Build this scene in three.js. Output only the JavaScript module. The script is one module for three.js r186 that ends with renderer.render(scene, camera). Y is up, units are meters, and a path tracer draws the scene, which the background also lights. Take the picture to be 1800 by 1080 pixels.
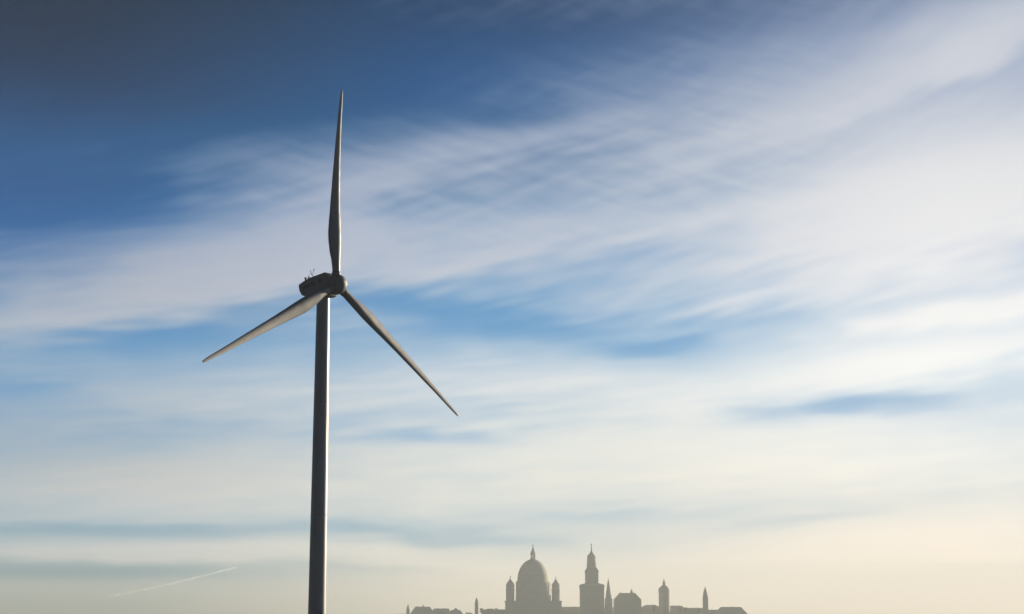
import * as THREE from 'three';
import { mergeGeometries, toCreasedNormals } from 'three/addons/utils/BufferGeometryUtils.js';

// ------------------------------------------------------------------ camera, sky, sun, exposure, haze
const scene = new THREE.Scene();
const RAD = Math.PI / 180;
const camera = new THREE.PerspectiveCamera(20.408, 1800 / 1080, 0.5, 90000);
camera.position.set(0, 1.7, 0);
camera.rotation.set(10.26 * RAD, 0, 0);
scene.add(camera);

const renderer = new THREE.WebGLRenderer({ antialias: true });
renderer.toneMapping = THREE.LinearToneMapping;
renderer.toneMappingExposure = 1.8;
renderer.shadowMap.enabled = true;
renderer.shadowMap.type = THREE.PCFSoftShadowMap;

const SUN_AZ = 48, SUN_EL = 11;                                   // degrees right of the view, above the horizon
const sunDir = new THREE.Vector3(Math.sin(SUN_AZ * RAD) * Math.cos(SUN_EL * RAD), Math.sin(SUN_EL * RAD), -Math.cos(SUN_AZ * RAD) * Math.cos(SUN_EL * RAD));
const sun = new THREE.DirectionalLight(new THREE.Color().setRGB(1, 0.82, 0.58), 5);
sun.position.copy(sunDir).multiplyScalar(900);
sun.target.position.set(-21, 25, -202);
sun.position.add(sun.target.position);
sun.castShadow = true;
sun.shadow.mapSize.set(2048, 2048);
Object.assign(sun.shadow.camera, { left: -60, right: 60, top: 60, bottom: -60, near: 1, far: 2000 });
sun.shadow.radius = 1.5;
scene.add(sun, sun.target);
scene.fog = new THREE.FogExp2(new THREE.Color().setRGB(0.85, 0.965, 1.01), 0.00015);

// ---- noise
function rng(seed) { let s = seed >>> 0; return () => { s = (s + 0x6d2b79f5) >>> 0; let t = s; t = Math.imul(t ^ (t >>> 15), t | 1); t ^= t + Math.imul(t ^ (t >>> 7), t | 61); return ((t ^ (t >>> 14)) >>> 0) / 4294967296; }; }
const rnd = rng(20611);
const PERM = new Uint8Array(512), GX = new Float32Array(256), GY = new Float32Array(256);
{
  const p = Array.from({ length: 256 }, (_, i) => i);
  for (let i = 255; i > 0; i--) { const j = Math.floor(rnd() * (i + 1)); [p[i], p[j]] = [p[j], p[i]]; }
  for (let i = 0; i < 512; i++) PERM[i] = p[i & 255];
  for (let i = 0; i < 256; i++) { const a = rnd() * Math.PI * 2; GX[i] = Math.cos(a); GY[i] = Math.sin(a); }
}
const fade = (t) => t * t * t * (t * (t * 6 - 15) + 10);
function noise(x, y) {                                            // gradient noise, about -1 .. 1
  const xi = Math.floor(x), yi = Math.floor(y), fx = x - xi, fy = y - yi, u = fade(fx), v = fade(fy);
  const h = (i, j, dx, dy) => { const k = PERM[(PERM[(xi + i) & 255] + yi + j) & 255]; return GX[k] * dx + GY[k] * dy; };
  const a = h(0, 0, fx, fy), b = h(1, 0, fx - 1, fy), c = h(0, 1, fx, fy - 1), d = h(1, 1, fx - 1, fy - 1);
  return 1.5 * (a + u * (b - a) + v * (c - a + u * (a - b - c + d)));
}
const LIFT = [1, 1.05, 0.95], want = [0, 0, 0];
const HAZE = [0.53, 0.55, 0.5];                                  // brightness of the lit haze itself
const clamp = (x, a = 0, b = 1) => Math.min(b, Math.max(a, x));
const smooth = (a, b, x) => { const t = clamp((x - a) / (b - a)); return t * t * (3 - 2 * t); };

// ---- the sky: clear air whose colour depends on height and on the angle to the sun, under sheets of cirrus
// rows: height above the horizon in degrees, then display colours at 40, 52, 72 and 130 degrees from the sun
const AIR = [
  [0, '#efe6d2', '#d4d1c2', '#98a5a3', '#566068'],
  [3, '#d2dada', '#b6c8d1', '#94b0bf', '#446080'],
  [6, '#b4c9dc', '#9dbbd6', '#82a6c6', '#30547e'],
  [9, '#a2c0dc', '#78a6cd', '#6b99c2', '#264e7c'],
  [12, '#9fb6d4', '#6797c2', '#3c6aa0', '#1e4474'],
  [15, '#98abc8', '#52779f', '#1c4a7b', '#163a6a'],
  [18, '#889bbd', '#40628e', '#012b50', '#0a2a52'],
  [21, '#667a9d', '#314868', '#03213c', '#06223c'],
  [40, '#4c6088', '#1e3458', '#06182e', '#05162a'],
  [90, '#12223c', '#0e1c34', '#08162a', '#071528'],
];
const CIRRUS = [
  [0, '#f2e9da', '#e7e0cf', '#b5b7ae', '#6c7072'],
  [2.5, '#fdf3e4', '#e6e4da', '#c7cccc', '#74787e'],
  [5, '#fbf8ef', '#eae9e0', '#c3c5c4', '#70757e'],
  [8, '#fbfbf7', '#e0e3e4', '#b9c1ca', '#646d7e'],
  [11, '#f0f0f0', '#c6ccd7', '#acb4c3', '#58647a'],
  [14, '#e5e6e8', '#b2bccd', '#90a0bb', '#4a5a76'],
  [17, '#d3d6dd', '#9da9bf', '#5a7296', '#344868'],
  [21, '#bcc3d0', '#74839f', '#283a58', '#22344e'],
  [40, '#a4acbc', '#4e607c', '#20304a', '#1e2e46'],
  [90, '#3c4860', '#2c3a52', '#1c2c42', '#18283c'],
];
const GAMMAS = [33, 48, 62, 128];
function table(rows) {
  const t = rows.map((r) => r.slice(1).map((h) => [1, 3, 5].map((k) => parseInt(h.slice(k, k + 2), 16) / 255))), els = rows.map((r) => r[0]);
  const pick = (xs, x) => { let i = 0; while (i < xs.length - 2 && x > xs[i + 1]) i++; return [i, clamp((x - xs[i]) / (xs[i + 1] - xs[i]))]; };
  const at = (i, j, c) => t[clamp(i, 0, rows.length - 1)][clamp(j, 0, 3)][c];
  const cubic = (a, b, c, d, f) => b + 0.5 * f * (c - a + f * (2 * a - 5 * b + 4 * c - d + f * (3 * (b - c) + d - a)));
  return (el, gamma, out) => {                                    // smooth in height, straight in angle with eased nodes
    const [i, fe] = pick(els, el), [j, fg] = pick(GAMMAS, gamma), g = 0.5 * fg + 0.5 * smooth(0, 1, fg);
    for (let c = 0; c < 3; c++) {
      const row = (k) => at(k, j, c) * (1 - g) + at(k, j + 1, c) * g;
      out[c] = clamp(cubic(row(i - 1), row(i), row(i + 1), row(i + 2), fe), 0.004, 1);
    }
    return out;
  };
}
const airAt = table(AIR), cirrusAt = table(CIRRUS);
// sheets (+) and rifts (-) of the cirrus: azimuth, height, half length, half thickness, slope (all degrees), strength
const BANDS = [
  [-8.5, 14.9, 4.2, 1.1, 6, 0.34], [-3.8, 15, 4.6, 0.8, 12, 0.5], [9.7, 16.4, 7, 1.5, 14, 0.45], [16.5, 18.8, 3.2, 1.3, 18, 0.55],
  [14, 13.2, 7, 2.1, 13, 0.75], [-11.4, 11, 5.6, 1.5, 12, 0.62], [-6.8, 12.6, 2.8, 1.2, 18, 0.42], [-1.9, 12.3, 6.5, 0.9, 8, 0.45],
  [2.5, 12.5, 8, 0.45, 10, 0.25], [-16, 9.3, 2.8, 0.5, 5, 0.3], [1.9, 16.1, 3.8, 0.6, 12, 0.35], [2, 7.6, 9, 1, -2, 0.45],
  [15.5, 9.8, 4.5, 0.4, 7, 0.75], [13.5, 8.2, 6, 0.7, 7, 0.6], [-11, 7, 6.5, 0.9, -3, 0.3], [6, 5.2, 13, 1.4, 0, 0.55],
  [-12, 4.2, 7.5, 1.1, 0, 0.45], [-11, 2.05, 7, 0.27, 1, 0.75], [-4.6, 2.65, 1.2, 0.1, 3, 0.5], [-1.8, 1.6, 5.6, 0.45, -3, 0.4],
  [11, 2.1, 7.5, 0.9, 4, 0.5], [0, 0.6, 17, 0.7, 0, 0.35],
  [0.2, 9.7, 4, 0.75, -5, -0.52], [-4.3, 10.5, 3.2, 0.35, -6, -0.3], [4.4, 8.75, 2.5, 0.34, 3, -0.62], [7, 9.6, 4, 0.55, 2, -0.3], [11.4, 6.75, 2.8, 0.3, 2, -0.85], [-17, 7.2, 3.5, 0.55, 0, -0.4],
  [-3, 5.9, 3.2, 0.26, -1, -0.6], [-12, 2.75, 7, 0.22, 1, -0.65], [-3.3, 2.7, 4, 0.3, -4, -0.6], [3.6, 3.2, 3, 0.16, 1, -0.28],
  [10, 3.15, 3, 0.2, 7, -0.4], [-12, 9, 5, 0.6, 3, -0.55], [-1.9, 17.1, 3.8, 0.9, -10, -0.35], [15.6, 17.1, 3, 0.4, 15, -0.25],
  [-14.5, 1.45, 6, 0.26, 0, -0.8], [-14.5, 13.4, 6, 1, 8, -0.4], [-11.5, 18.5, 7, 2.2, -5, -0.7], [3, 19.4, 7, 1.1, 6, -0.42],
  [-1.1, 2.4, 3.4, 0.14, -1, -0.35], [-5, 1.55, 3, 0.13, -2, -0.35],
].map(([az, el, l, w, a, s]) => [az, el, l, w, Math.cos(a * RAD), Math.sin(a * RAD), s]);
const WIND = -67 * RAD, wx = Math.sin(WIND), wz = -Math.cos(WIND);
function coverage(az, el, dx, dy, dz) {
  // the cirrus lies in a high layer combed out by the wind; its fibres lie flat near the horizon and climb to the right higher up
  const k = 1 / (dy + 0.16), px = dx * k, pz = dz * k, along = px * wx + pz * wz, across = px * wz - pz * wx;
  const front = 1 - smooth(110, 165, Math.abs(az));
  const v = 18 * Math.log(1 + el / 18) - (0.012 + 0.0095 * Math.min(el, 24)) * az * front + 0.22 * noise(az * 0.07 + 3, el * 0.25) + 0.05 * noise(az * 0.3 + 8, el * 0.9);
  const fibre = (0.4 * noise(az * 0.1 + 7, v * 1.1) + 0.46 * noise(az * 0.16 + 40, v * 2.3 + 5) + 0.54 * noise(az * 0.3, v * 4.4) + 0.52 * noise(az * 0.6 + 31, v * 7.8)) * front;
  const veil = noise(along * 0.35 + 20, across * 1.1 + 4) + 0.5 * noise(along * 0.9, across * 2.6 + 14);
  const wisp = noise(az * 0.55 + 40 + el * 0.7, (el * 0.97 + az * 0.24) * 3.4) + 0.7 * noise(az * 0.9 + 4, (el * 0.97 + az * 0.3) * 6.4);
  const ww = noise(az * 0.22 + 50, el * 0.5), w2 = noise(az * 0.6 + 9, el * 1.3 + 30), w3 = noise(az * 0.35 + 77, el * 2.5 + 3);
  const thick = 0.35 + 0.65 * smooth(0, 9, el);
  const a1 = az + 0.9 * w2, e1 = el + thick * (0.22 * ww + 0.1 * w2 + 0.26 * fibre) + 0.05 * w3;
  const inView = (1 - smooth(16.5, 30, Math.abs(az))) * (1 - smooth(20, 30, el));
  let a = 0.5 + 0.0085 * clamp(az, -30, 40) * smooth(4, 16, el) - 0.22 * smooth(11, 20, el) + 0.1 * (1 - smooth(2, 6, el));
  if (inView > 0) {
    let s = 0;
    for (const [ba, be, l, w, c, sn, st] of BANDS) {
      const x = a1 - ba, y = e1 - be, u = (x * c + y * sn) / l;
      if (u > 2.6 || u < -2.6) continue;
      const t = (-x * sn + y * c) / w;
      if (t > 2.6 || t < -2.6) continue;
      s += (st < 0 ? 0.88 : 1) * st * Math.exp(-u * u - t * t);
    }
    a += s * inView;
  }
  a += veil * (0.12 + 0.33 * (1 - inView)) * smooth(0, 6, el);
  a += fibre * (0.13 + 0.09 * smooth(2, 9, el) - 0.05 * smooth(12, 17, el)) * (1 - 0.35 * smooth(2, 14, az)) * smooth(-1, 1.5, el) + wisp * 0.085 * smooth(11, 14, el) * (1 - smooth(6, 13, Math.abs(az - 1)));
  return a;
}
{
  const W = 4096, H = 2048, data = new Float32Array(W * H * 4), air = [0, 0, 0], ci = [0, 0, 0];
  const lin = (c) => (c <= 0.04045 ? c / 12.92 : ((c + 0.055) / 1.055) ** 2.4);
  const shade = (el, az, out) => {
    const e = el * RAD, x = Math.sin(az * RAD) * Math.cos(e), y = Math.sin(e), z = -Math.cos(az * RAD) * Math.cos(e);
    const gamma = Math.acos(clamp(x * sunDir.x + y * sunDir.y + z * sunDir.z, -1, 1)) / RAD;
    const h = Math.max(el, 0), q = coverage(az, h, x, Math.max(y, 0), z), a = smooth(-0.1, 1.24, q);
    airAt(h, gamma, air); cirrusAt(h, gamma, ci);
    // the colours above are those seen through the low haze: take its share off
    const T = Math.exp(-scene.fog.density * Math.min(168 / Math.max(y, 0.002), 5400));
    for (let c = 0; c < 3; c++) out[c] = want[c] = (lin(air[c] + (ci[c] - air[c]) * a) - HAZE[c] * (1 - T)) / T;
    const lack = Math.max(0, 0.002 - Math.min(want[0], want[1], want[2]));
    for (let c = 0; c < 3; c++) out[c] = Math.max(want[c] + lack * LIFT[c], 0.002) / renderer.toneMappingExposure;
  };
  const fill = (i0, i1, j0, j1, n) => {                            // a block of the map, every n-th point computed, straight lines between
    const w = Math.ceil((i1 - i0) / n) + 1, h = Math.ceil((j1 - j0) / n) + 1, g = new Float32Array(w * h * 3), o = [0, 0, 0];
    for (let j = 0; j < h; j++) for (let i = 0; i < w; i++) {
      const th = ((i0 + i * n + 0.5) / W) * 360 - 180, el = ((j0 + j * n + 0.5) / H) * 180 - 90;
      let az = th + 90; if (az > 180) az -= 360;
      shade(Math.min(el, 90), az, o);
      g.set(o, (j * w + i) * 3);
    }
    for (let j = j0; j < j1; j++) for (let i = i0; i < i1; i++) {
      const a = (i - i0) / n, b = (j - j0) / n, ai = Math.min(Math.floor(a), w - 2), bi = Math.min(Math.floor(b), h - 2), fa = a - ai, fb = b - bi, k = (j * W + i) * 4;
      for (let c = 0; c < 3; c++) {
        const p = (bi * w + ai) * 3 + c, r = p + w * 3;
        data[k + c] = (g[p] * (1 - fa) + g[p + 3] * fa) * (1 - fb) + (g[r] * (1 - fa) + g[r + 3] * fa) * fb;
      }
      data[k + 3] = 1;
    }
  };
  fill(0, W, 0, H, 8);
  const ci0 = Math.round(W / 4);                                   // straight ahead (-z)
  fill(ci0 - 400, ci0 + 400, H / 2, H / 2 + 360, 1);               // the part within 35 degrees of the view, at full detail
  const sky = new THREE.DataTexture(data, W, H, THREE.RGBAFormat, THREE.FloatType);
  sky.mapping = THREE.EquirectangularReflectionMapping;
  sky.magFilter = sky.minFilter = THREE.LinearFilter;
  sky.wrapS = THREE.RepeatWrapping;
  sky.needsUpdate = true;
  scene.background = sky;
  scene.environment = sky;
}

// ------------------------------------------------------------------ helpers
const used = new Map();
function numbered(name) { const n = used.get(name) ?? 0; used.set(name, n + 1); return n ? `${name}_${String(n).padStart(3, '0')}` : name; }
function thing(name, label, category, [x, y, z] = [0, 0, 0], turn = 0, group) {
  const o = new THREE.Group();
  o.name = numbered(name); o.position.set(x, y, z); o.rotation.y = turn;
  o.userData = { label, category };
  if (group) o.userData.group = group;
  scene.add(o);
  return o;
}
function part(name, geometry, material, parent) {
  const g = Array.isArray(geometry) ? (geometry.length > 1 ? mergeGeometries(geometry.map((q) => (q.index ? q.toNonIndexed() : q))) : geometry[0]) : geometry;
  const m = new THREE.Mesh(g, material);
  m.name = name; m.castShadow = m.receiveShadow = true;
  parent.add(m);
  return m;
}
function texture(size, f, srgb) {                                  // f(u, v) -> [r, g, b] 0..1
  const d = new Uint8Array(size * size * 4);
  for (let j = 0; j < size; j++) for (let i = 0; i < size; i++) {
    const c = f(i / size, j / size), k = (j * size + i) * 4;
    for (let q = 0; q < 3; q++) d[k + q] = Math.round(clamp(c[q]) * 255);
    d[k + 3] = 255;
  }
  const t = new THREE.DataTexture(d, size, size);
  t.wrapS = t.wrapT = THREE.RepeatWrapping; t.magFilter = THREE.LinearFilter; t.minFilter = THREE.LinearMipmapLinearFilter; t.generateMipmaps = true;
  if (srgb) t.colorSpace = THREE.SRGBColorSpace;
  t.needsUpdate = true;
  return t;
}
const lathe = (pts, n = 24, turn = 0) => { const g = new THREE.LatheGeometry(pts.map(([r, y]) => new THREE.Vector2(Math.max(r, 0.0001), y)), n); if (turn) g.rotateY(turn); return g; };
const box = (w, h, d, x = 0, y = 0, z = 0) => new THREE.BoxGeometry(w, h, d).translate(x, y + h / 2, z);

// ------------------------------------------------------------------ the ground
{
  const soil = texture(512, (u, v) => {
    const n = 0.5 * noise(u * 8 + 100, v * 8) + 0.3 * noise(u * 32, v * 32 + 50) + 0.25 * noise(u * 90, v * 90);
    const rows = 0.06 * Math.sin(v * Math.PI * 2 * 48 + 2 * noise(u * 6, v * 6));
    const k = 0.5 + 0.25 * n + rows;
    return [0.24 * k + 0.1, 0.27 * k + 0.12, 0.16 * k + 0.08];
  }, true);
  soil.repeat.set(130, 130);
  const g = new THREE.CircleGeometry(5200, 96).rotateX(-Math.PI / 2);
  const m = part('ground', g, new THREE.MeshStandardMaterial({ map: soil, roughness: 1 }), scene);
  m.userData = { kind: 'structure', label: 'flat stubble field running out to the town', category: 'ground' };
}

// ------------------------------------------------------------------ the wind turbine
const weather = texture(256, (u, v) => {                           // rain-washed paint, grain along the height
  const n = 0.84 + 0.1 * noise(u * 26, v * 3) + 0.09 * noise(u * 7 + 9, v * 6) + 0.04 * noise(u * 60, v * 60);
  return [n, n, n * 0.995];
});
const film = texture(256, (u, v) => { const n = 0.93 + 0.035 * noise(u * 5 + 30, v * 5) + 0.03 * noise(u * 50, v * 12); return [n, n, n * 0.997]; });
const gloss = texture(256, (u, v) => { const n = 0.62 + 0.16 * noise(u * 9 + 60, v * 9) + 0.12 * noise(u * 40, v * 18); return [n, n, n]; });
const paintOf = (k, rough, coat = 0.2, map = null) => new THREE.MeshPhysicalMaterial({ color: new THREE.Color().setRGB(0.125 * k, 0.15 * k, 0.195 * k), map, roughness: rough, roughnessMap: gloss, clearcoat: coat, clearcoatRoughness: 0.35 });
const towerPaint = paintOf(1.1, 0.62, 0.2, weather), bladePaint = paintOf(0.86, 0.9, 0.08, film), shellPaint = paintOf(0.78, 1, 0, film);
const darkMetal = new THREE.MeshStandardMaterial({ color: new THREE.Color().setRGB(0.03, 0.032, 0.035), roughness: 0.6, metalness: 0.3 });
const blackInk = new THREE.MeshStandardMaterial({ color: new THREE.Color().setRGB(0.012, 0.012, 0.015), roughness: 0.6 });
const concrete = new THREE.MeshStandardMaterial({ color: new THREE.Color().setRGB(0.3, 0.29, 0.27), roughness: 0.95 });
{
  const YAW = 46 * RAD, TILT = 5 * RAD, hub = new THREE.Vector3(-21.15, 41.016, -201.895), OVER = 2.45;
  const foot = new THREE.Vector3(hub.x - OVER * Math.sin(YAW), 0, hub.z - OVER * Math.cos(YAW));
  const t = thing('wind_turbine', 'tall grey three-bladed wind turbine standing alone left of the distant town', 'wind turbine', foot.toArray());
  // tower
  const H = hub.y - 1.28, prof = [];
  for (let i = 0; i <= 40; i++) { const y = 0.35 + (H - 0.35) * (i / 40); prof.push([1.06 - 0.265 * (y / H) ** 1.15, y]); }
  const tower = part('tower', lathe(prof, 72), towerPaint, t);
  part('flange', lathe([[1.0, 0.3], [1.22, 0.3], [1.22, 0.37], [1.06, 0.37]], 48), concrete, tower);
  part('foundation', lathe([[0, 0.02], [0, 0.3], [2.2, 0.3], [2.3, 0.22], [2.3, 0.02]].slice(1), 40), concrete, tower);
  for (const y of [13.4, 26.9]) { const q = 1.06 - 0.265 * (y / H) ** 1.15; part('section_joint', lathe([[q - 0.02, y], [q + 0.012, y + 0.01], [q + 0.012, y + 0.07], [q - 0.02, y + 0.08]], 64), shellPaint, tower); }
  const door = part('door', [box(0.75, 1.95, 0.12)], shellPaint, tower);
  door.position.set(0.35, 0.5, 0.99); door.rotation.y = 0.34;
  // everything that the tower carries: +z along the rotor shaft, x across, y up
  const A = new THREE.Vector3(Math.sin(YAW) * Math.cos(TILT), Math.sin(TILT), Math.cos(YAW) * Math.cos(TILT)), U = new THREE.Vector3(Math.cos(YAW), 0, -Math.sin(YAW)), V = new THREE.Vector3().crossVectors(A, U);
  const place = new THREE.Matrix4().makeBasis(U, V, A).setPosition(hub.clone().sub(foot));
  const seat = (m) => { m.applyMatrix4(place); return m; };
  // nacelle: the side outline in (z, y), drawn out across with rounded edges
  const s = new THREE.Shape();
  const outline = [[-0.98, 1.5], [-1.25, 1.72], [-4.2, 1.66], [-5.2, 1.5], [-6.1, 1.28], [-6.22, 1.12], [-6.1, 0.45], [-5.75, -0.12], [-5.5, -0.3], [-4.4, -0.62], [-3.3, -1.05], [-1.35, -1.24], [-1.04, -1.22], [-0.98, -1.0]];
  outline.forEach(([z, y], i) => (i ? s.lineTo(z * 0.995, y * 0.97) : s.moveTo(z * 0.995, y * 0.97)));
  const B = 0.045, shell = new THREE.ExtrudeGeometry(s, { depth: 1.6 - 2 * B, bevelEnabled: true, bevelThickness: B, bevelSize: B, bevelOffset: -B / 2, bevelSegments: 4 });
  shell.translate(0, 0, -(0.8 - B)).rotateY(-Math.PI / 2);         // outline x -> shaft z, extrusion -> across
  const nacelle = seat(part('nacelle', toCreasedNormals(shell, 0.5), shellPaint, t));
  // signs on the side that is seen: dark lettering too small to read, and a round emblem
  const marks = [], mk = rng(5);
  for (let i = 0; i < 8; i++) {
    const z = -5.3 + i * 0.3, y = 0.44 + i * 0.022;
    marks.push(box(0.03, 0.32 + 0.1 * mk(), 0.11, -0.81, y, z), box(0.03, 0.09, 0.17, -0.81, y + 0.02 + 0.15 * Math.floor(mk() * 2), z + 0.13));
  }
  part('lettering', marks, blackInk, nacelle);
  const em = new THREE.SphereGeometry(0.34, 20, 12).scale(0.06, 0.85, 1).translate(-0.8, 0.84, -2.14);
  part('emblem', em, blackInk, nacelle);
  // on the roof at the tail: cooler box, lamp, and the forked mast of the wind instruments
  part('roof_hatch', [box(0.5, 0.18, 0.62, -0.2, 1.6, -4.55), box(0.16, 0.46, 0.16, -0.52, 1.42, -5.12), box(0.2, 0.16, 0.22, -0.52, 1.8, -5.16)], darkMetal, nacelle);
  part('warning_lamp', lathe([[0.09, 0], [0.1, 0.04], [0.09, 0.2], [0.05, 0.26], [0, 0.27]], 14).translate(-0.45, 1.76, -4.6), darkMetal, nacelle);
  const rod = (a, b, r) => new THREE.TubeGeometry(new THREE.LineCurve3(new THREE.Vector3(...a), new THREE.Vector3(...b)), 1, r, 6, false);
  part('instrument_mast', [rod([-0.3, 1.6, -3.75], [-0.3, 2.22, -4.25], 0.035), rod([-0.3, 2.15, -4.2], [-0.3, 2.62, -4.42], 0.03), rod([-0.3, 2.1, -4.1], [-0.3, 2.62, -3.78], 0.022), rod([-0.3, 2.22, -4.25], [-0.3, 2.34, -4.75], 0.018)], darkMetal, nacelle);
  part('anemometer', new THREE.SphereGeometry(0.06, 8, 6).translate(-0.3, 2.65, -4.43), darkMetal, nacelle);
  part('wind_vane', box(0.02, 0.14, 0.18, -0.3, 2.6, -3.76), darkMetal, nacelle);
  // spinner over the hub, with a dark gap behind it
  seat(part('hub_collar', lathe([[0.2, -1.1], [0.8, -1.1], [0.8, -0.55], [0.2, -0.55]], 48).rotateX(Math.PI / 2), darkMetal, t));
  const spinner = seat(part('spinner', lathe([[0.4, -0.62], [1.1, -0.64], [1.16, -0.6], [1.22, -0.36], [1.24, -0.05], [1.2, 0.3], [1.1, 0.62], [0.93, 0.9], [0.7, 1.12], [0.42, 1.27], [0.2, 1.33], [0, 1.35]], 64).rotateX(Math.PI / 2), shellPaint, t));
  // blades
  const R = 24.4, lerpTab = (tab, x) => { let i = 0; while (i < tab.length - 2 && x > tab[i + 1][0]) i++; const f = smooth(0, 1, (x - tab[i][0]) / (tab[i + 1][0] - tab[i][0])) * 0.4 + 0.6 * clamp((x - tab[i][0]) / (tab[i + 1][0] - tab[i][0])); return tab[i][1] + (tab[i + 1][1] - tab[i][1]) * f; };
  const CHORD = [[1.0, 0.94], [2.0, 0.95], [3, 1.12], [4.2, 1.5], [5.4, 1.72], [6.4, 1.76], [7.6, 1.66], [9.5, 1.43], [12.5, 1.17], [16, 0.92], [20, 0.64], [22.8, 0.46], [23.9, 0.36], [24.25, 0.24], [24.4, 0.06]];
  const THICK = [[1.0, 1], [2.0, 0.98], [3, 0.84], [4.2, 0.62], [5.4, 0.5], [7.6, 0.4], [12.5, 0.31], [20, 0.24], [24.4, 0.2]];
  const TWIST = [[1, 11], [4.2, 10], [6.4, 8], [9.5, 6], [12.5, 4], [16, 2], [20, 0], [24.4, -2]];
  const BASE = [[1, 0.5], [2.2, 0.49], [4.2, 0.4], [6.4, 0.36], [12, 0.34], [20, 0.36], [24.4, 0.5]];
  const blade = (angle, flap) => {
    const n = 44, rings = 90, pos = [], uv = [], idx = [];
    const er = new THREE.Vector3(Math.sin(angle), Math.cos(angle), 0), et = new THREE.Vector3(-Math.cos(angle), Math.sin(angle), 0), ez = new THREE.Vector3(0, 0, 1), c = new THREE.Vector3(), th = new THREE.Vector3(), p = new THREE.Vector3();
    for (let i = 0; i <= rings; i++) {
      const q = i / rings, r = 1.0 + (R - 1.0) * (1 - (1 - q) ** 1.25), chord = lerpTab(CHORD, r), tc = lerpTab(THICK, r), b = lerpTab(TWIST, r) * RAD, x0 = lerpTab(BASE, r);
      const round = 1 - 0.58 * smooth(2.0, 7, r), bend = Math.sin(flap) * R * (r / R) ** 1.7, rad = r * (1 - (1 - Math.cos(flap)) * (r / R));
      c.copy(et).multiplyScalar(Math.cos(b)).addScaledVector(ez, -Math.sin(b));
      th.copy(ez).multiplyScalar(Math.cos(b)).addScaledVector(et, Math.sin(b));
      for (let k = 0; k <= n; k++) {
        const a = (k / n) * Math.PI * 2, sx = 0.5 - 0.5 * Math.cos(a), side = Math.sin(a) >= 0 ? 1 : -1;   // 0 leading edge .. 1 trailing edge and back
        const naca = 5 * tc * (0.2969 * Math.sqrt(sx) - 0.126 * sx - 0.3516 * sx * sx + 0.2843 * sx ** 3 - 0.1036 * sx ** 4) * (side > 0 ? 1 : 1);
        const circle = 0.5 * tc * Math.abs(Math.sin(a));
        const y = side * (naca * (1 - round) + circle * round);
        p.copy(er).multiplyScalar(rad).addScaledVector(ez, bend).addScaledVector(c, (sx - x0) * chord).addScaledVector(th, y * chord);
        pos.push(p.x, p.y, p.z); uv.push(k / n * 2, r / 8);
      }
    }
    for (let i = 0; i < rings; i++) for (let k = 0; k < n; k++) { const a = i * (n + 1) + k, b = a + n + 1; idx.push(a, a + 1, b, b, a + 1, b + 1); }
    const g = new THREE.BufferGeometry();
    g.setAttribute('position', new THREE.Float32BufferAttribute(pos, 3)); g.setAttribute('uv', new THREE.Float32BufferAttribute(uv, 2)); g.setIndex(idx);
    g.computeVertexNormals();
    const nn = g.attributes.normal;                                // close the seam at the leading edge
    for (let i = 0; i <= rings; i++) { const a = i * (n + 1), b = a + n, v = new THREE.Vector3(nn.getX(a) + nn.getX(b), nn.getY(a) + nn.getY(b), nn.getZ(a) + nn.getZ(b)).normalize(); nn.setXYZ(a, v.x, v.y, v.z); nn.setXYZ(b, v.x, v.y, v.z); }
    const m = seat(part('blade', g, bladePaint, t));
    const ring = lathe([[0.45, 1.1], [0.52, 1.1], [0.54, 1.2], [0.54, 1.44], [0.5, 1.47], [0.45, 1.47]], 36);
    ring.rotateZ(-angle);
    part('root_collar', ring, shellPaint, m);
    const seal = lathe([[0.46, 1.47], [0.505, 1.47], [0.505, 1.56], [0.46, 1.56]], 36).rotateZ(-angle);
    part('root_seal', seal, darkMetal, m);
    return m;
  };
  blade(0.33 * RAD, 5.4 * RAD);
  blade(240.03 * RAD, 3.6 * RAD);
  blade(126.28 * RAD, -0.64 * RAD);
}

// ------------------------------------------------------------------ the town on the horizon
const stoneMap = texture(256, (u, v) => { const n = 0.82 + 0.1 * noise(u * 10 + 200, v * 10) + 0.06 * noise(u * 50, v * 50); return [n, n * 0.985, n * 0.95]; });
const stone = new THREE.MeshStandardMaterial({ color: new THREE.Color().setRGB(0.6, 0.58, 0.55), map: stoneMap, roughness: 0.95 });
const plaster = new THREE.MeshStandardMaterial({ color: new THREE.Color().setRGB(0.6, 0.58, 0.55), map: stoneMap, roughness: 0.95 });
const slate = new THREE.MeshStandardMaterial({ color: new THREE.Color().setRGB(0.5, 0.49, 0.48), map: stoneMap, roughness: 0.9 });
const copper = new THREE.MeshStandardMaterial({ color: new THREE.Color().setRGB(0.5, 0.52, 0.5), map: stoneMap, roughness: 0.85 });
const gilt = new THREE.MeshStandardMaterial({ color: new THREE.Color().setRGB(0.45, 0.38, 0.2), roughness: 0.5, metalness: 0.4 });
const leaf = new THREE.MeshStandardMaterial({ color: new THREE.Color().setRGB(0.08, 0.085, 0.05), roughness: 1 });
const bark = new THREE.MeshStandardMaterial({ color: new THREE.Color().setRGB(0.1, 0.08, 0.06), roughness: 1 });
const S = 1.3;                                                     // metres to one step of the town plan
const east = (u, d) => (u - 900) * 0.000328 * d, up = (k) => k * S; // plan columns and heights
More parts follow.
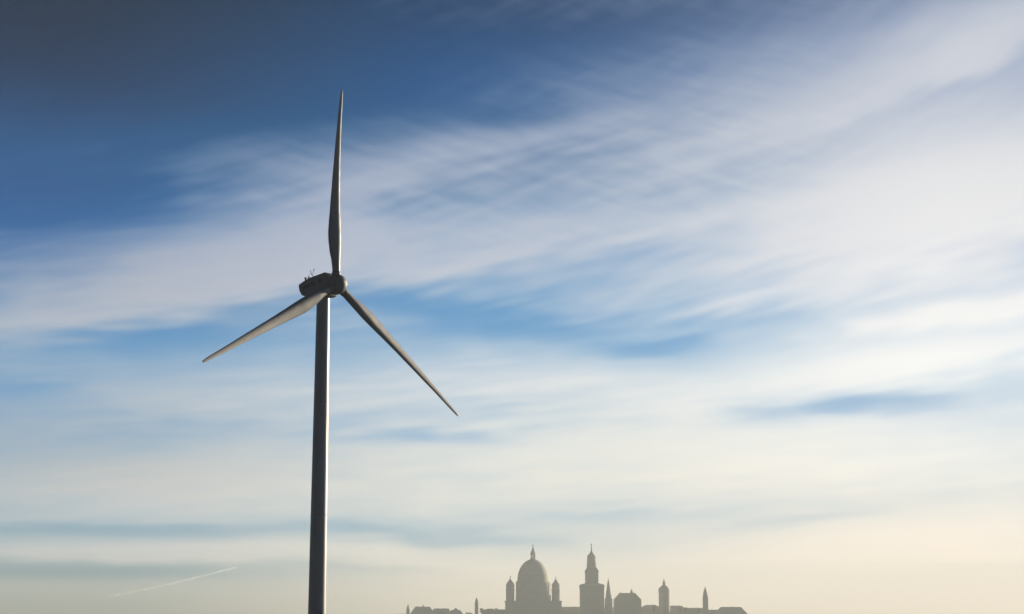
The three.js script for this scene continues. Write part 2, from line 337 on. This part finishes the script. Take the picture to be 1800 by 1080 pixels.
const gable = (w, h, d, inset) => {                                // hipped roof: eaves w x d at y 0, ridge at y h shortened by inset at each end
  const a = w / 2, b = d / 2, r = a - inset, P = [[-a, 0, b], [a, 0, b], [a, 0, -b], [-a, 0, -b], [-r, h, 0], [r, h, 0]];
  const T = [[0, 1, 5], [0, 5, 4], [1, 2, 5], [2, 3, 4], [2, 4, 5], [3, 0, 4], [0, 3, 2], [0, 2, 1]];
  const g = new THREE.BufferGeometry();
  g.setAttribute('position', new THREE.Float32BufferAttribute(T.flat().flatMap((i) => P[i]), 3));
  g.setAttribute('uv', new THREE.Float32BufferAttribute(T.flat().flatMap((i) => [P[i][0] / 20, P[i][1] / 20]), 2));
  g.computeVertexNormals();
  return g;
};
const mansard = (w, h, d, inset) => {                              // steep slopes up to a flat top
  const a = w / 2, b = d / 2, r = a - inset, q = b - Math.min(inset, b * 0.6), P = [[-a, 0, b], [a, 0, b], [a, 0, -b], [-a, 0, -b], [-r, h, q], [r, h, q], [r, h, -q], [-r, h, -q]];
  const Q = [[0, 1, 5, 4], [1, 2, 6, 5], [2, 3, 7, 6], [3, 0, 4, 7], [4, 5, 6, 7], [3, 2, 1, 0]], T = Q.flatMap(([i, j, k, l]) => [i, j, k, i, k, l]);
  const g = new THREE.BufferGeometry();
  g.setAttribute('position', new THREE.Float32BufferAttribute(T.flatMap((i) => P[i]), 3));
  g.setAttribute('uv', new THREE.Float32BufferAttribute(T.flatMap((i) => [P[i][0] / 20, P[i][1] / 20]), 2));
  g.computeVertexNormals();
  return g;
};
const sq = (pts) => lathe(pts.map(([r, y]) => [r * Math.SQRT2, y]), 4, Math.PI / 4).toNonIndexed();          // a square tower from a profile of half widths
const flat = (g) => { const n = g.index ? g.toNonIndexed() : g; n.computeVertexNormals(); return n; };
const ss = (pts) => pts.map(([r, y]) => [r * S, y * S]);
const finial = (y, h, r = 0.8) => [lathe(ss([[r * 0.5, y], [r * 0.35, y + h * 0.45], [r * 1.1, y + h * 0.55], [r * 1.1, y + h * 0.68], [r * 0.3, y + h * 0.75], [0, y + h]]), 8)];

// cathedral with the great dome
{
  const D = 4000, t = thing('cathedral', 'domed cathedral with lantern and two onion-capped side turrets, largest building of the skyline', 'cathedral', [east(937.2, D), 0, -D]);
  const wall = part('wall', [box(99 * S, 25.5 * S, 70 * S), box(62 * S, 37 * S, 60 * S)], stone, t);
  part('cornice', [box(102 * S, 1.6 * S, 73 * S, 0, 25.5 * S)], stone, wall);
  const drum = part('drum', lathe(ss([[29.8, 36], [29.8, 58], [30.6, 58.6], [30.8, 60.2], [29.6, 60.6], [29.2, 62], [28.4, 63]]), 48), stone, t);
  const ribs = [];
  for (let i = 0; i < 16; i++) ribs.push(box(1.6 * S, 22 * S, 1.4 * S, 0, 36 * S, 30 * S).rotateY((i / 16) * Math.PI * 2));
  part('pilaster', ribs.map((g) => g.toNonIndexed()), stone, drum).userData.kind = 'stuff';
  const dome = [];
  for (let i = 0; i <= 20; i++) { const a = (i / 20) * 0.93 * Math.PI / 2; dome.push([28 * Math.cos(a) ** 0.96, 62.5 + 38.2 * Math.sin(a)]); }
  part('dome', lathe(ss(dome), 48), copper, t);
  const lantern = part('lantern', lathe(ss([[6.2, 98.5], [5.6, 100.5], [5.2, 101.5], [4.6, 102]]), 24), copper, t);
  part('lantern_cap', lathe(ss([[4.8, 109.8], [4.9, 111.4], [4.4, 112], [3.2, 115], [1.9, 118], [1.4, 121], [0.6, 121.6]]), 24), copper, lantern);
  for (let i = 0; i < 6; i++) part('column', lathe(ss([[1.5, 101.5], [1.2, 105], [1.4, 110]]), 8).translate(3.4 * S * Math.cos((i + 0.5) / 6 * 6.2832), 0, 4 * S * Math.sin((i + 0.5) / 6 * 6.2832)), stone, lantern);
  part('finial', finial(121, 7, 1.3), gilt, t);
  for (const x of [-40.8, 40.2]) {
    const low = x > 0 ? -0.8 : 0;
    const tu = part('turret', lathe(ss([[7.4, 25], [7.4, 45], [8, 46], [8, 47.6], [7.2, 48.4], [7, 51]]), 20), stone, t);
    tu.position.set(x * S, low, 12 * S);
    part('turret_dome', lathe(ss([[7, 51], [7.5, 53.4], [7.4, 55.6], [6.2, 58], [4.2, 60.6], [2.4, 63], [1, 65.6], [0.6, 66.6]]), 20), copper, tu);
    part('finial', finial(66, 6, 1), gilt, tu);
  }
  const side = box(26 * S, 37.5 * S, 40 * S);
  part('transept', [side], stone, t).position.set(0, 0, 22 * S);
}
// hall that joins the cathedral and the belfry tower
{
  const D = 4040, t = thing('long_hall', 'long low flat-topped hall between the domed cathedral and the belfry tower', 'hall', [east(1004, D), 0, -D]);
  part('wall', [box(60 * S, 15.6 * S, 40 * S)], plaster, t);
  part('parapet', [box(61 * S, 1.4 * S, 41 * S, 0, 15.6 * S)], stone, t);
}
// belfry tower
{
  const D = 3990, t = thing('belfry_tower', 'tall stepped belfry tower with open arches and needle spire beside the domed cathedral', 'tower', [east(1040.7, D), 0, -D]);
  part('wall', [box(42 * S, 51.5 * S, 36 * S), box(41.6 * S, 1.5 * S, 36.4 * S, 0, 51.8 * S)], stone, t);
  part('parapet', [flat(sq(ss([[21.6, 50.4], [21.8, 52], [21.4, 54.4], [19.6, 56], [18.4, 56.2], [12, 58]])))], stone, t);
  part('upper_storey', [flat(sq(ss([[11.3, 57], [11.4, 77], [12.3, 77.6], [12.4, 79.2], [11.2, 79.8], [10.6, 82], [9.3, 83.4], [8.8, 85]])))], stone, t);
  const bel = part('belfry', lathe(ss([[8.6, 91.5], [8.4, 94], [7.9, 98.5], [8.1, 101.5], [7.7, 102.4]]), 16), stone, t);
  part('belfry_floor', lathe(ss([[0.1, 85.2], [8.6, 85.2], [8.5, 86], [0.1, 86]]), 16), stone, bel);
  for (let i = 0; i < 12; i++) part('belfry_pier', [box(2.7 * S, 7.5 * S, 2 * S, 0, 84.6 * S, 7.5 * S).rotateY((i + 0.5) / 12 * 6.2832)], stone, bel);
  part('spire', lathe(ss([[7.7, 102], [8, 104.6], [7, 107], [5, 109], [3.2, 111], [1.8, 113.6], [1.3, 115.5], [0.95, 118], [0.8, 123]]), 16), copper, t);
  part('finial', finial(122.5, 6.5, 1.3), gilt, t);
}
// slim churches and spires
function steeple(name, label, u, D, w, prof, capFrom) {
  const t = thing(name, label, 'church tower', [east(u, D), 0, -D]);
  part('wall', [flat(sq(ss([[w, 0], ...prof.slice(0, capFrom)])))], stone, t);
  part('spire', [flat(lathe(ss(prof.slice(capFrom - 1)), 8, Math.PI / 8))], slate, t);
  return t;
}
steeple('church_spire', 'steep sharp plain spire right beside the belfry tower', 1070, 3960, 6.3, [[6.4, 29], [6.4, 30], [5.4, 34], [3.6, 46], [1.8, 58], [0.5, 64], [0.1, 67.5]], 2);
steeple('church_tower', 'slim pointed tower standing alone between bushes left of the cathedral', 837.6, 4030, 3.2, [[3.1, 22], [3.3, 24], [2.9, 26], [2.6, 28.5], [1, 32], [0.1, 34]], 2);
steeple('church_tower', 'small pointed tower at the extreme left end of the skyline', 717, 3970, 3, [[2.9, 11], [2.7, 13], [1.4, 18], [0.5, 20.5], [0.1, 22.5]], 2);
steeple('church_tower', 'slender pointed tower standing alone at the right end of the skyline', 1240.7, 3980, 4.4, [[4.3, 33], [4.5, 34.5], [3.6, 41], [2.2, 46], [0.9, 49.5], [0.1, 53]], 2);
// round tower with a cupola
{
  const D = 4010, t = thing('domed_tower', 'stout round tower under a cupola with small bulb, right of the hipped roof', 'tower', [east(1168.2, D), 0, -D]);
  part('wall', lathe(ss([[9.8, 0], [9.8, 42.4], [10.3, 43]]), 28), plaster, t);
  part('dome', lathe(ss([[10.3, 42.8], [10.4, 45.4], [9.4, 49], [7.2, 51.6], [4.4, 53.8], [2.2, 56]]), 28), copper, t);
  part('lantern', lathe(ss([[2, 55.5], [2.6, 58.4], [2.4, 60], [1.2, 62.6], [0.4, 65]]), 14), copper, t);
  part('finial', finial(64.5, 4.5, 0.8), gilt, t);
}
// town houses: [name, label, column, depth, width, wall height, roof kind, roof height, inset, extras]
function house(name, label, u, D, w, h, kind, rh, inset, d = 22) {
  const t = thing(name, label, 'building', [east(u, D), 0, -D]);
  part('wall', [box(w * S, h * S, d * S)], plaster, t);
  const roof = part('roof', (kind === 'mansard' ? mansard : gable)((w + 0.8) * S, rh * S, (d + 0.8) * S, inset * S).translate(0, h * S, 0), slate, t);
  return { t, roof, top: h + rh };
}
const chimney = (roof, x, y, h, w = 1.3) => part('chimney', [box(w * S, h * S, w * S, x * S, y * S, 0)], plaster, roof);
const ridgeTurret = (roof, x, y, h, w) => part('ridge_turret', [flat(lathe(ss([[w, y], [w * 0.9, y + h * 0.4], [w * 0.5, y + h * 0.6], [0.1, y + h]]), 8)).translate(x * S, 0, 0)], slate, roof);
{
  let b = house('cottage', 'very low house at the left foot of the skyline, outside the small pointed tower', 706, 4060, 17, 3.2, 'mansard', 1.4, 1.2, 12); chimney(b.roof, 2, 4, 1.6, 1);
  b = house('palace', 'wide building with sloping mansard roof and small ridge turret near the left end', 743, 4010, 41, 6, 'mansard', 11.2, 8, 30); ridgeTurret(b.roof, 0.8, 17, 4.4, 1.4); chimney(b.roof, -9, 17, 1.2);
  b = house('town_house', 'long low building with chimneys right of the mansard-roofed building', 776, 4030, 32, 8, 'mansard', 6, 3, 24); chimney(b.roof, 5, 13.6, 1.6); chimney(b.roof, -7, 13.6, 1.2);
  b = house('town_house', 'low house under a rounded roof bump at the end of the long low building', 801, 3995, 26, 4, 'mansard', 7.4, 6, 22); part('roof_dome', lathe(ss([[3.6, 9], [3.6, 11], [3, 13], [1.4, 14.4], [0.1, 14.8]]), 14), copper, b.roof);
  b = house('town_house', 'low building with stepped roof touching the left side of the cathedral', 869, 4035, 46, 8, 'mansard', 4.4, 2.5, 26); chimney(b.roof, 2, 12, 3); chimney(b.roof, 4, 12, 2.4, 3.5);
  b = house('town_house', 'low house with plain hipped roof just right of the bush beside the slim tower', 862, 3985, 26, 7, 'hip', 6.6, 8, 20); chimney(b.roof, -3, 12, 1.4);
  b = house('town_hall', 'broad building with tall hipped roof and pointed ridge turret right of the spire', 1103, 4000, 47.5, 29, 'mansard', 12, 10.5, 34); ridgeTurret(b.roof, 8, 40, 9, 2.6); ridgeTurret(b.roof, -12.4, 40, 3.4, 1.2);
  b = house('town_house', 'low flat building behind the plain spire and the hipped town hall, showing in gaps', 1095, 4070, 130, 13.6, 'mansard', 2.4, 2, 30); chimney(b.roof, 40, 16, 1.6);
  b = house('town_house', 'low roofs between the hipped town hall and the round cupola tower', 1144, 4045, 44, 14, 'hip', 6.4, 14, 26); chimney(b.roof, 4, 18.5, 3.4, 1.2); chimney(b.roof, 8, 18.2, 2.4, 1.2);
  b = house('town_house', 'long sloping roof right of the round cupola tower', 1188, 4050, 40, 13, 'hip', 6.2, 12, 24); chimney(b.roof, 12, 16.8, 1.8, 1.1);
  b = house('town_house', 'long low roof line left of the slender pointed tower', 1217, 4025, 44, 11, 'mansard', 4, 3, 24); chimney(b.roof, 9, 14.8, 1.2, 1); chimney(b.roof, 3, 14.8, 1.4, 1);
  b = house('town_house', 'low plain building between the slender tower and the last mansard roof', 1256, 4040, 40, 8.5, 'mansard', 3.4, 2.5, 24);
  b = house('manor', 'last building on the right with wide flat-topped mansard roof', 1285, 4005, 58, 3, 'mansard', 13.6, 12, 30); chimney(b.roof, 2, 16.4, 1.8, 1.6); chimney(b.roof, -12, 16.4, 1.2);
}
// trees between the houses
function tree(label, u, D, h, w, seed) {
  const r = rng(seed), t = thing('tree', label, 'tree', [east(u, D), 0, -D]);
  const H = h * S, W = w * S, trunk = part('trunk', new THREE.CylinderGeometry(0.18 * S, 0.4 * S, H * 0.6, 7).translate(0, H * 0.3, 0), bark, t);
  const limbs = [];
  for (let i = 0; i < 5; i++) { const a = r() * 6.28, l = W * 0.3; limbs.push(new THREE.TubeGeometry(new THREE.LineCurve3(new THREE.Vector3(0, H * (0.35 + 0.05 * i), 0), new THREE.Vector3(Math.cos(a) * l, H * (0.6 + 0.05 * i), Math.sin(a) * l)), 1, 0.12 * S, 5)); }
  part('limb', limbs, bark, trunk);
  const pos = [];
  for (let i = 0; i < 900; i++) {
    const k = i % 22, a = k * 2.4, cr = 0.34 * W * Math.sqrt(((k * 7) % 22) / 22), cy = H * (0.5 + 0.36 * (((k * 5) % 22) / 22)), rr = (0.13 + 0.06 * ((k * 3) % 5) / 5) * W;
    const th = r() * 6.283, ph = Math.acos(2 * r() - 1), q = rr * Math.cbrt(r());
    const c = [Math.cos(a) * cr + q * Math.sin(ph) * Math.cos(th), cy + q * Math.cos(ph) * 0.8, Math.sin(a) * cr + q * Math.sin(ph) * Math.sin(th)], s = 0.9 + 0.7 * r();
    for (let v = 0; v < 3; v++) pos.push(c[0] + (r() - 0.5) * 1.8 * s, c[1] + (r() - 0.5) * 1.5 * s, c[2] + (r() - 0.5) * 1.8 * s);
  }
  const g = new THREE.BufferGeometry();
  g.setAttribute('position', new THREE.Float32BufferAttribute(pos, 3)); g.computeVertexNormals();
  part('crown', g, leaf, t);
}
tree('rounded tree standing left of the slim tower, left of the cathedral', 824, 3990, 6.4, 15, 11);
tree('small bush-like tree just right of the slim tower left of the cathedral', 846, 3975, 16, 7, 12);
tree('tree beside the pointed roof just left of the round cupola tower', 1150, 3985, 22, 6, 13);
tree('small tree on the roof line right of the round cupola tower', 1197, 3985, 18, 5, 14);
tree('second small tree along the roof line right of the round cupola tower', 1206, 3990, 18, 5, 15);
tree('low tree closing the gap left of the slender pointed tower', 1229, 3975, 16, 7, 16);

// ------------------------------------------------------------------ an aircraft trail, far away and high: drifting flakes of ice that the low sun shines through
{
  const d = 30000, r = rng(77), pos = [], n = 1900;
  for (let i = 0; i < n; i++) {
    const q = r() ** 0.55, x = -7250 + 2440 * q, spread = 15 + 10 * (1 - q), a = r() * 6.283, b = spread * Math.sqrt(r());
    const y = 270 + 560 * q - 26 * Math.sin(q * Math.PI) , c = [x + 60 * (r() - 0.5), y + b * Math.cos(a), -d + b * Math.sin(a)], w = 4 + 5 * r();
    for (let v = 0; v < 3; v++) pos.push(c[0] + (r() - 0.5) * 3 * w, c[1] + (r() - 0.5) * w, c[2] + (r() - 0.5) * w);
  }
  const g = new THREE.BufferGeometry();
  g.setAttribute('position', new THREE.Float32BufferAttribute(pos, 3)); g.computeVertexNormals();
  const m = part('contrail_cloud', g, new THREE.MeshPhysicalMaterial({ color: 0xffffff, roughness: 1, transmission: 0.8, thickness: 0, specularIntensity: 0.2, side: THREE.DoubleSide }), scene);
  m.castShadow = false;
  m.userData = { label: 'thin white slanting contrail low in the sky left of the turbine tower', category: 'contrail' };
}

renderer.render(scene, camera);
